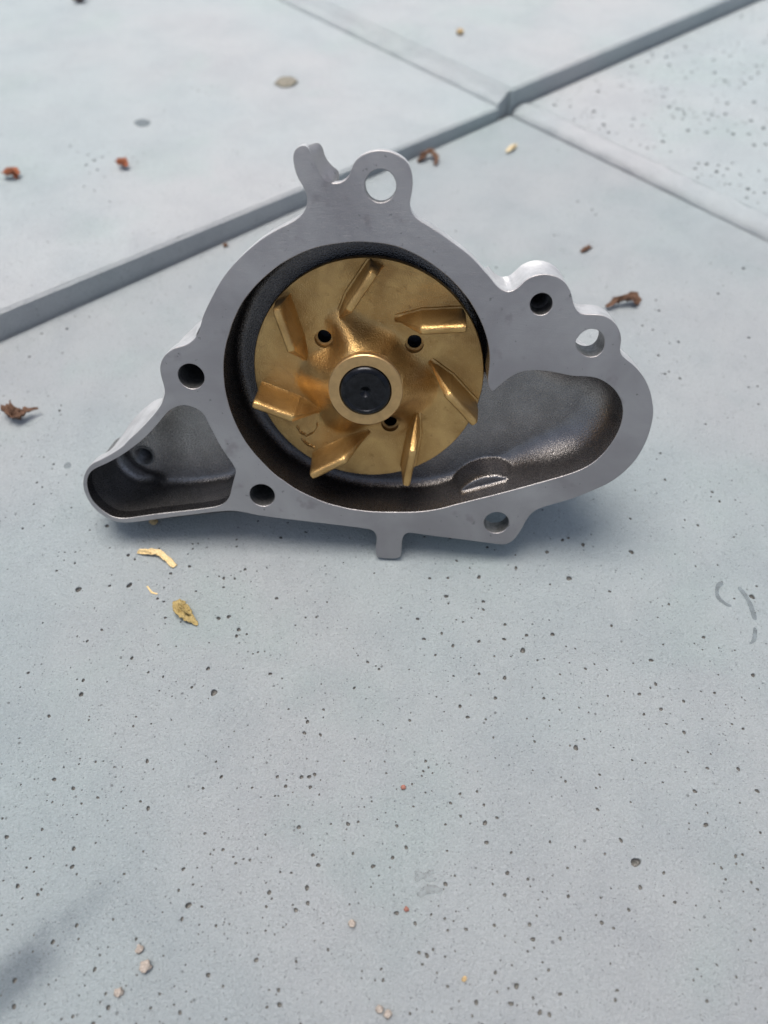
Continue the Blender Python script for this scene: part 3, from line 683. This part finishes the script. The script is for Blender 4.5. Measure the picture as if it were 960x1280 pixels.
# torn casting flash on the disc, lower left
for pts_, nm in (([(371,533),(376,541),(384,545),(392,541),(397,534),(396,528)], 3), ([(377,549),(385,556),(394,560)], 5)):
    V = []; F = []; q = [L(x, y, WD) for x, y in pts_]; m = 40
    for i in range(m + 1):
        t = i / m * (len(q) - 1); j = min(int(t), len(q) - 2); u = t - j; x = q[j][0] * (1 - u) + q[j + 1][0] * u; y = q[j][1] * (1 - u) + q[j + 1][1] * u
        h = .35 + .5 * abs(noise.noise(Vector((i * .45, nm, 0)))) * math.sin(math.pi * i / m) * 2; jx = .35 * noise.noise(Vector((i * .6, nm, 4)))
        V += [(x - .3, y - .45, WD - .1), (x - .1 + jx, y + jx, WD + h * .7), (x + jx * 1.5, y + .3 + jx, WD + h), (x + .25, y + .8, WD - .1)]
    for i in range(m):
        for j in range(3): a = i * 4 + j; F.append((a, a + 1, a + 5, a + 4))
    mesh_obj('casting_flash', V, F, M_BRONZE, imp, smooth=40.0, scale=.001, auto=True)
# vane template in polar terms, from the seven photographed vanes
def vane():
    def pol(r, a): return np.array([r * math.cos(R(a)), r * math.sin(R(a))])
    to_, ti, bi = pol(34.7, 86.5), pol(24.6, 101.5), pol(19.6, 118)
    d = (to_ - ti) / np.linalg.norm(to_ - ti); nn = np.array([-d[1], d[0]])
    ht = 1.35
    # sections along the vane: (centre, half width at base, half width at top, top height)
    secs = []
    d2 = (ti - bi) / np.linalg.norm(ti - bi)
    bo = to_ + d * .9
    for s in (0, .12, .25, .4, .55, .7, .85, .96): 
        c = bi * (1 - s) + ti * s; secs.append((c, .5 + 1.35 * s, .12 + 1.1 * s, WD + .15 + (WT - WD - .15) * s ** 1.05))
    for s in (0.0, .03, .2, .4, .6, .8, .94): c = ti * (1 - s) + to_ * s; secs.append((c, 1.95, ht, WT - (.25 if s == 0 else 0)))
    secs.append((to_ + d * .1, 1.95, ht - .12, WT - .12)); secs.append((to_ + d * .45, 1.9, ht - .4, WT - .9))
    V = []; F = []; k = 13
    for i, (c, hb, htp, z) in enumerate(secs):
        nb = nn
        h = z - WD
        prof = [(-hb - .8, WD - .3), (-hb - .15, WD + min(.35, h * .3)), (-hb + (hb - htp) * .3, WD + h * .35), (-htp - .02, WD + h * .82), (-htp * .88, WD + h * .96), (-htp * .45, z),
                (htp * .45, z), (htp * .88, WD + h * .96), (htp + .02, WD + h * .82), (hb - (hb - htp) * .3, WD + h * .35), (hb + .25, WD + min(.45, h * .3)), (hb + .75, WD + min(.42, h * .3)), (hb + 1.15, WD - .3)]
        # vanes lean: top displaced backward a little
        for x, zz in prof:
            jj = noise.noise(Vector((c[0] * .5 + x, c[1] * .5, zz * .5))) * .09
            q = c + nb * (x + jj); rq = math.hypot(q[0], q[1])
            if rq > 35.6 and zz < WD + .7: q = q * (35.6 / rq)
            V.append((q[0], q[1], zz))
    for i in range(len(secs) - 1):
        for j in range(k - 1): a = i * k + j; F.append((a, a + 1, a + k + 1, a + k))
    F.append(tuple(range(k))); F.append(tuple((len(secs) - 1) * k + j for j in range(k))[::-1])
    return V, F
v, f = vane(); v0 = mesh_obj('vane', v, f, M_BRONZE, imp, smooth=45.0, scale=.001, auto=True)
for i in range(7):
    o = v0 if i == 0 else v0.copy()
    if i: S.collection.objects.link(o); o.parent = imp
    o.location = (DC[0] / 1000, DC[1] / 1000, 0); o.rotation_euler = (0, 0, -R(51.43 * i) + R(random.uniform(-.6, .6)))
# shaft end
v, f = lathe([(7.6, WH - 4), (7.65, WH + .1), (7.5, WH + .45), (7.15, WH + .8), (6.7, WH + 1.08), (6.2, WH + 1.2), (5.9, WH + .95), (3.0, WH + .85), (1.7, WH + .9), (1.0, WH + .3), (.01, WH - .3)], 96, DC)
mesh_obj('shaft', v, f, M_STEEL, imp, smooth=30.0, scale=.001, auto=True)

# ------------------------------------------------------------------ bits lying on the paving
def col(name, c, r=.75, var=.3): return plain(name, c, r, 0, ns=1800, var=var, bump=.0002)
M_RUST = col('dry_husk_orange', (.30, .10, .045)); M_BROWN = col('dry_husk_brown', (.12, .062, .036)); M_TAN = col('dry_tan', (.42, .30, .15)); M_STRAW = col('straw', (.62, .47, .24), .6, .2)
M_OLIVE = col('dry_olive_leaf', (.33, .25, .10)); M_PEB = col('pale_grit', (.33, .285, .245)); M_RED = col('red_grit', (.27, .12, .09)); M_SEED = col('seed_beige', (.20, .185, .145)); M_YEL = col('pale_yellow_flake', (.62, .52, .33))
def pxmm(x, y):
    p = ground(x, y); return (p - CP).dot(Vector((0, math.cos(PITCH), -math.sin(PITCH)))) / FPX
def set_down(o, x, y, rot=0.0):
    zmin = min(v.co.z for v in o.data.vertices); p = surf(x, y); o.location = (p.x, p.y, p.z - zmin - .00008); o.rotation_euler = (0, 0, rot)
def pebble(x, y, wpx, m, label, cat='grit', asp=1.0, flat=.7, group=None, name='grit_grain', rot=0.0):
    r = wpx * pxmm(x, y) / 2; bm = bmesh.new(); bmesh.ops.create_icosphere(bm, subdivisions=3, radius=1)
    s = Vector((x * .37, y * .21, 5))
    for v in bm.verts:
        k = 1 + .45 * noise.noise(v.co * 1.3 + s) + .28 * noise.noise(v.co * 3.0 + s)
        v.co = Vector((v.co.x * asp * k, v.co.y * k / asp ** .3, v.co.z * flat * k)) * r
    me = bpy.data.meshes.new(name); bm.to_mesh(me); bm.free(); me.materials.append(m)
    for f in me.polygons: f.use_smooth = True
    o = bpy.data.objects.new(name, me); S.collection.objects.link(o); set_down(o, x, y, rot); return tag(o, label, cat, group)
def husk(name, path, widths, m, label, cat, thick=.00025, curl=.5, lift=None, seed=1, rough=.25, layers=1):
    """crumpled strip along photographed points; widths in px; it curls up at its sides; more layers = more shrivelled"""
    pts = [surf(x, y) for x, y in path]; k = pxmm(*path[0]); c = sum(pts, Vector()) / len(pts); n = 30; nw = 8
    lift = lift or [0] * len(pts); V = []; F = []; rnd = random.Random(seed)
    for ly in range(layers):
        s0 = len(V); wk = 1.15 if ly == 0 else rnd.uniform(.5, .95); off = Vector((0, 0, 0)) if ly == 0 else Vector((rnd.uniform(-1, 1), rnd.uniform(-1, 1), rnd.uniform(0, 1))) * (max(widths) * k * .28)
        t0 = 0 if ly == 0 else rnd.uniform(0, .55); t1 = 1 if ly == 0 else t0 + rnd.uniform(.25, .45); tw = rnd.uniform(-1.2, 1.2) if ly else 0; cv = curl * rnd.choice([1, -.8, 1.5]) if ly else curl
        for i in range(n + 1):
            t = (t0 + (t1 - t0) * i / n) * (len(pts) - 1); j = min(int(t), len(pts) - 2); u = t - j; u2 = u * u * (3 - 2 * u)
            p = pts[j].lerp(pts[j + 1], u2 * .5 + u * .5) - c; wd = (widths[j] * (1 - u) + widths[j + 1] * u) * k * wk; lz = (lift[j] * (1 - u2) + lift[j + 1] * u2) * k
            if ly: wd *= .35 + .65 * math.sin(math.pi * i / n) ** .6
            d = (pts[j + 1] - pts[j]).normalized(); nr = Vector((-d.y, d.x, 0)); nr = (nr * math.cos(tw) + Vector((0, 0, math.sin(tw)))).normalized()
            for q in range(nw + 1):
                s = q / nw * 2 - 1; sd = seed * 3.1 + ly * 17
                e = noise.noise(Vector((i * .42, q * .7, sd))); e2 = noise.noise(Vector((i * .35, q * .4, sd + 40)))
                V.append(tuple(p + off + nr * (s * wd / 2 * (1 + 1.6 * rough * e2)) + Vector((0, 0, lz + cv * wd * s * s * .6 + rough * wd * .9 * e))))
        for i in range(n):
            for q in range(nw): a = s0 + i * (nw + 1) + q; F.append((a, a + nw + 1, a + nw + 2, a + 1))
    o = mesh_obj(name, V, F, m, None, smooth=True); md = o.modifiers.new('thickness', 'SOLIDIFY'); md.thickness = thick; md.offset = 0
    zmin = min(v[2] for v in V); o.location = (c.x, c.y, c.z - zmin + thick * .4); return tag(o, label, cat)
husk('dry_husk', [(6,221),(13,224),(20,221),(26,223)], [4, 10, 9, 4], M_RUST, 'orange brown dry husk near the left edge above the dark joint', 'dry husk', seed=2, layers=3, curl=.8)
husk('dry_husk', [(149,211),(154,209),(160,213)], [6, 10, 5], M_RUST, 'small rust orange husk beside the rough pitted patch of the far left slab', 'dry husk', seed=3, layers=3, curl=.8)
husk('bark_curl', [(523,204),(530,199),(538,197),(545,202),(544,208)], [4, 8, 7, 6, 4], M_BROWN, 'brown curled bark chip behind the top ring of the pump', 'bark chip', seed=4, layers=3, curl=.6, lift=[0, 3, 6, 4, 0], rough=.5)
husk('pale_flake', [(633,192),(639,188),(645,183)], [3, 7, 4], M_YEL, 'pale yellow flake just below the crossing of the joints', 'flake', seed=5, layers=2, curl=.4)
husk('bark_curl', [(726,316),(732,313),(738,309)], [3, 6, 5], M_BROWN, 'tiny brown crumb on the paving behind the right boss of the pump', 'bark chip', seed=6, layers=3)
husk('dry_twig', [(757,387),(768,382),(779,381),(790,379),(797,383)], [3, 7, 8, 11, 10], M_BROWN, 'dark brown shrivelled twig lying right of the pump', 'twig', seed=7, layers=7, curl=.7, lift=[0, 3, 6, 4, 0], rough=.55)
husk('dry_twig', [(12,515),(18,525),(27,527),(36,522),(51,517)], [11, 12, 10, 7, 2], M_BROWN, 'brown dried flower stalk lying left of the pump', 'twig', seed=8, layers=7, curl=.8, lift=[3, 1, 1, 2, 1], rough=.6)
husk('straw', [(173,690),(185,692),(199,693),(209,700),(219,709)], [6, 7, 7, 7, 6], M_STRAW, 'bent pale straw on the paving in front of the pump\'s left end', 'straw', seed=9, layers=2, curl=.35, lift=[0, 2, 3, 2, 0], rough=.25)
husk('dry_leaf', [(222,752),(226,762),(234,771),(241,777),(247,782)], [7, 16, 14, 8, 2], M_OLIVE, 'crumpled olive brown leaf scrap in front of the pump, below the straw', 'leaf', seed=11, layers=3, curl=.45, lift=[2, 3, 3, 2, 0], rough=.4)
husk('straw_fibre', [(184,733),(190,741),(197,743)], [1.5, 2, 1.5], M_STRAW, 'hair thin pale fibre between the straw and the left edge pores', 'fibre', seed=12, thick=.0001)
pebble(193, 654, 10, M_TAN, 'small tan seed tucked under the left end of the pump', 'seed', name='seed')
pebble(358, 103, 24, M_SEED, 'flat grey brown oval seed scale on the far slab above the notched lug', 'seed', asp=1.1, flat=.10, name='seed')
pebble(575, 43, 8, M_TAN, 'tiny brown crumb on the farthest slab above the joint crossing', 'crumb', name='crumb')
pebble(100, 2, 14, M_BROWN, 'dark crumb at the top edge left of the pale joint', 'crumb', name='crumb')
pebble(282, 308, 6, M_BROWN, 'tiny brown crumb beside the dark joint left of the pump', 'crumb', name='crumb')
pebble(175, 1187, 10, M_PEB, 'pale grit grain, upper one of the three near the lower left corner'); pebble(183, 1209, 14, M_PEB, 'largest pale grit grain near the lower left corner')
pebble(149, 1241, 11, M_PEB, 'pale grit grain, lowest of the three near the lower left corner'); pebble(440, 1155, 9, M_PEB, 'single pale grit grain at the bottom middle of the slab')
pebble(474, 1262, 9, M_PEB, 'left one of the pair of pale grit grains at the bottom edge'); pebble(485, 1268, 10, M_PEB, 'right one of the pair of pale grit grains at the bottom edge')
pebble(504, 985, 6, M_RED, 'tiny reddish grit grain in the middle of the foreground slab'); pebble(508, 1137, 6, M_RED, 'tiny reddish grit grain right of the grey smudge')
pebble(580, 1224, 6, M_TAN, 'tiny orange tan grit grain right of the bottom grit pair')
# damp stains: thin flat marks, part of the slab they soaked
def stain(pts, h=.00006, slab=None, m=M_STAIN):
    q = [surf(x, y) for x, y in pts]; h += sum(p.z for p in q) / len(q); loop = ccw(smooth_closed([(p.x * 1000, p.y * 1000) for p in q], .35))
    loop = loop + normals(loop) * np.array([.14 * noise.noise(Vector((p[0] * 1.7, p[1] * 1.7, 0))) for p in loop])[:, None]
    P, T = cdt([loop]); o = mesh_obj('stain', [(p[0] / 1000, p[1] / 1000, h) for p in P], [tuple(t) for t in T], m, smooth=False)
    o.parent = slab; o.matrix_parent_inverse = slab.matrix_world.inverted(); return o
bpy.context.view_layer.update()
stain([(895,731),(900,727),(905,730),(899,736),(899,744),(906,752),(915,757),(912,759),(902,754),(894,745)], slab=slabs[0])
stain([(923,733),(929,737),(938,750),(944,764),(946,775),(941,774),(937,762),(931,748),(922,736)], slab=slabs[0])
stain([(942,784),(946,786),(946,798),(942,804),(936,805),(940,799)], slab=slabs[0])
stain([(519,1088),(530,1091),(540,1086),(543,1088),(539,1096),(547,1098),(536,1103),(528,1098),(522,1103),(518,1100)], slab=slabs[0])
stain([(520,1118),(528,1109),(540,1106),(552,1110),(552,1117),(538,1117),(524,1122)], slab=slabs[0])
stain([(80,581),(84,578),(88,578),(89,584),(84,586),(80,585)], slab=slabs[0])
stain([(167,153),(177,149),(188,152),(184,158),(170,158)], slab=slabs[1])
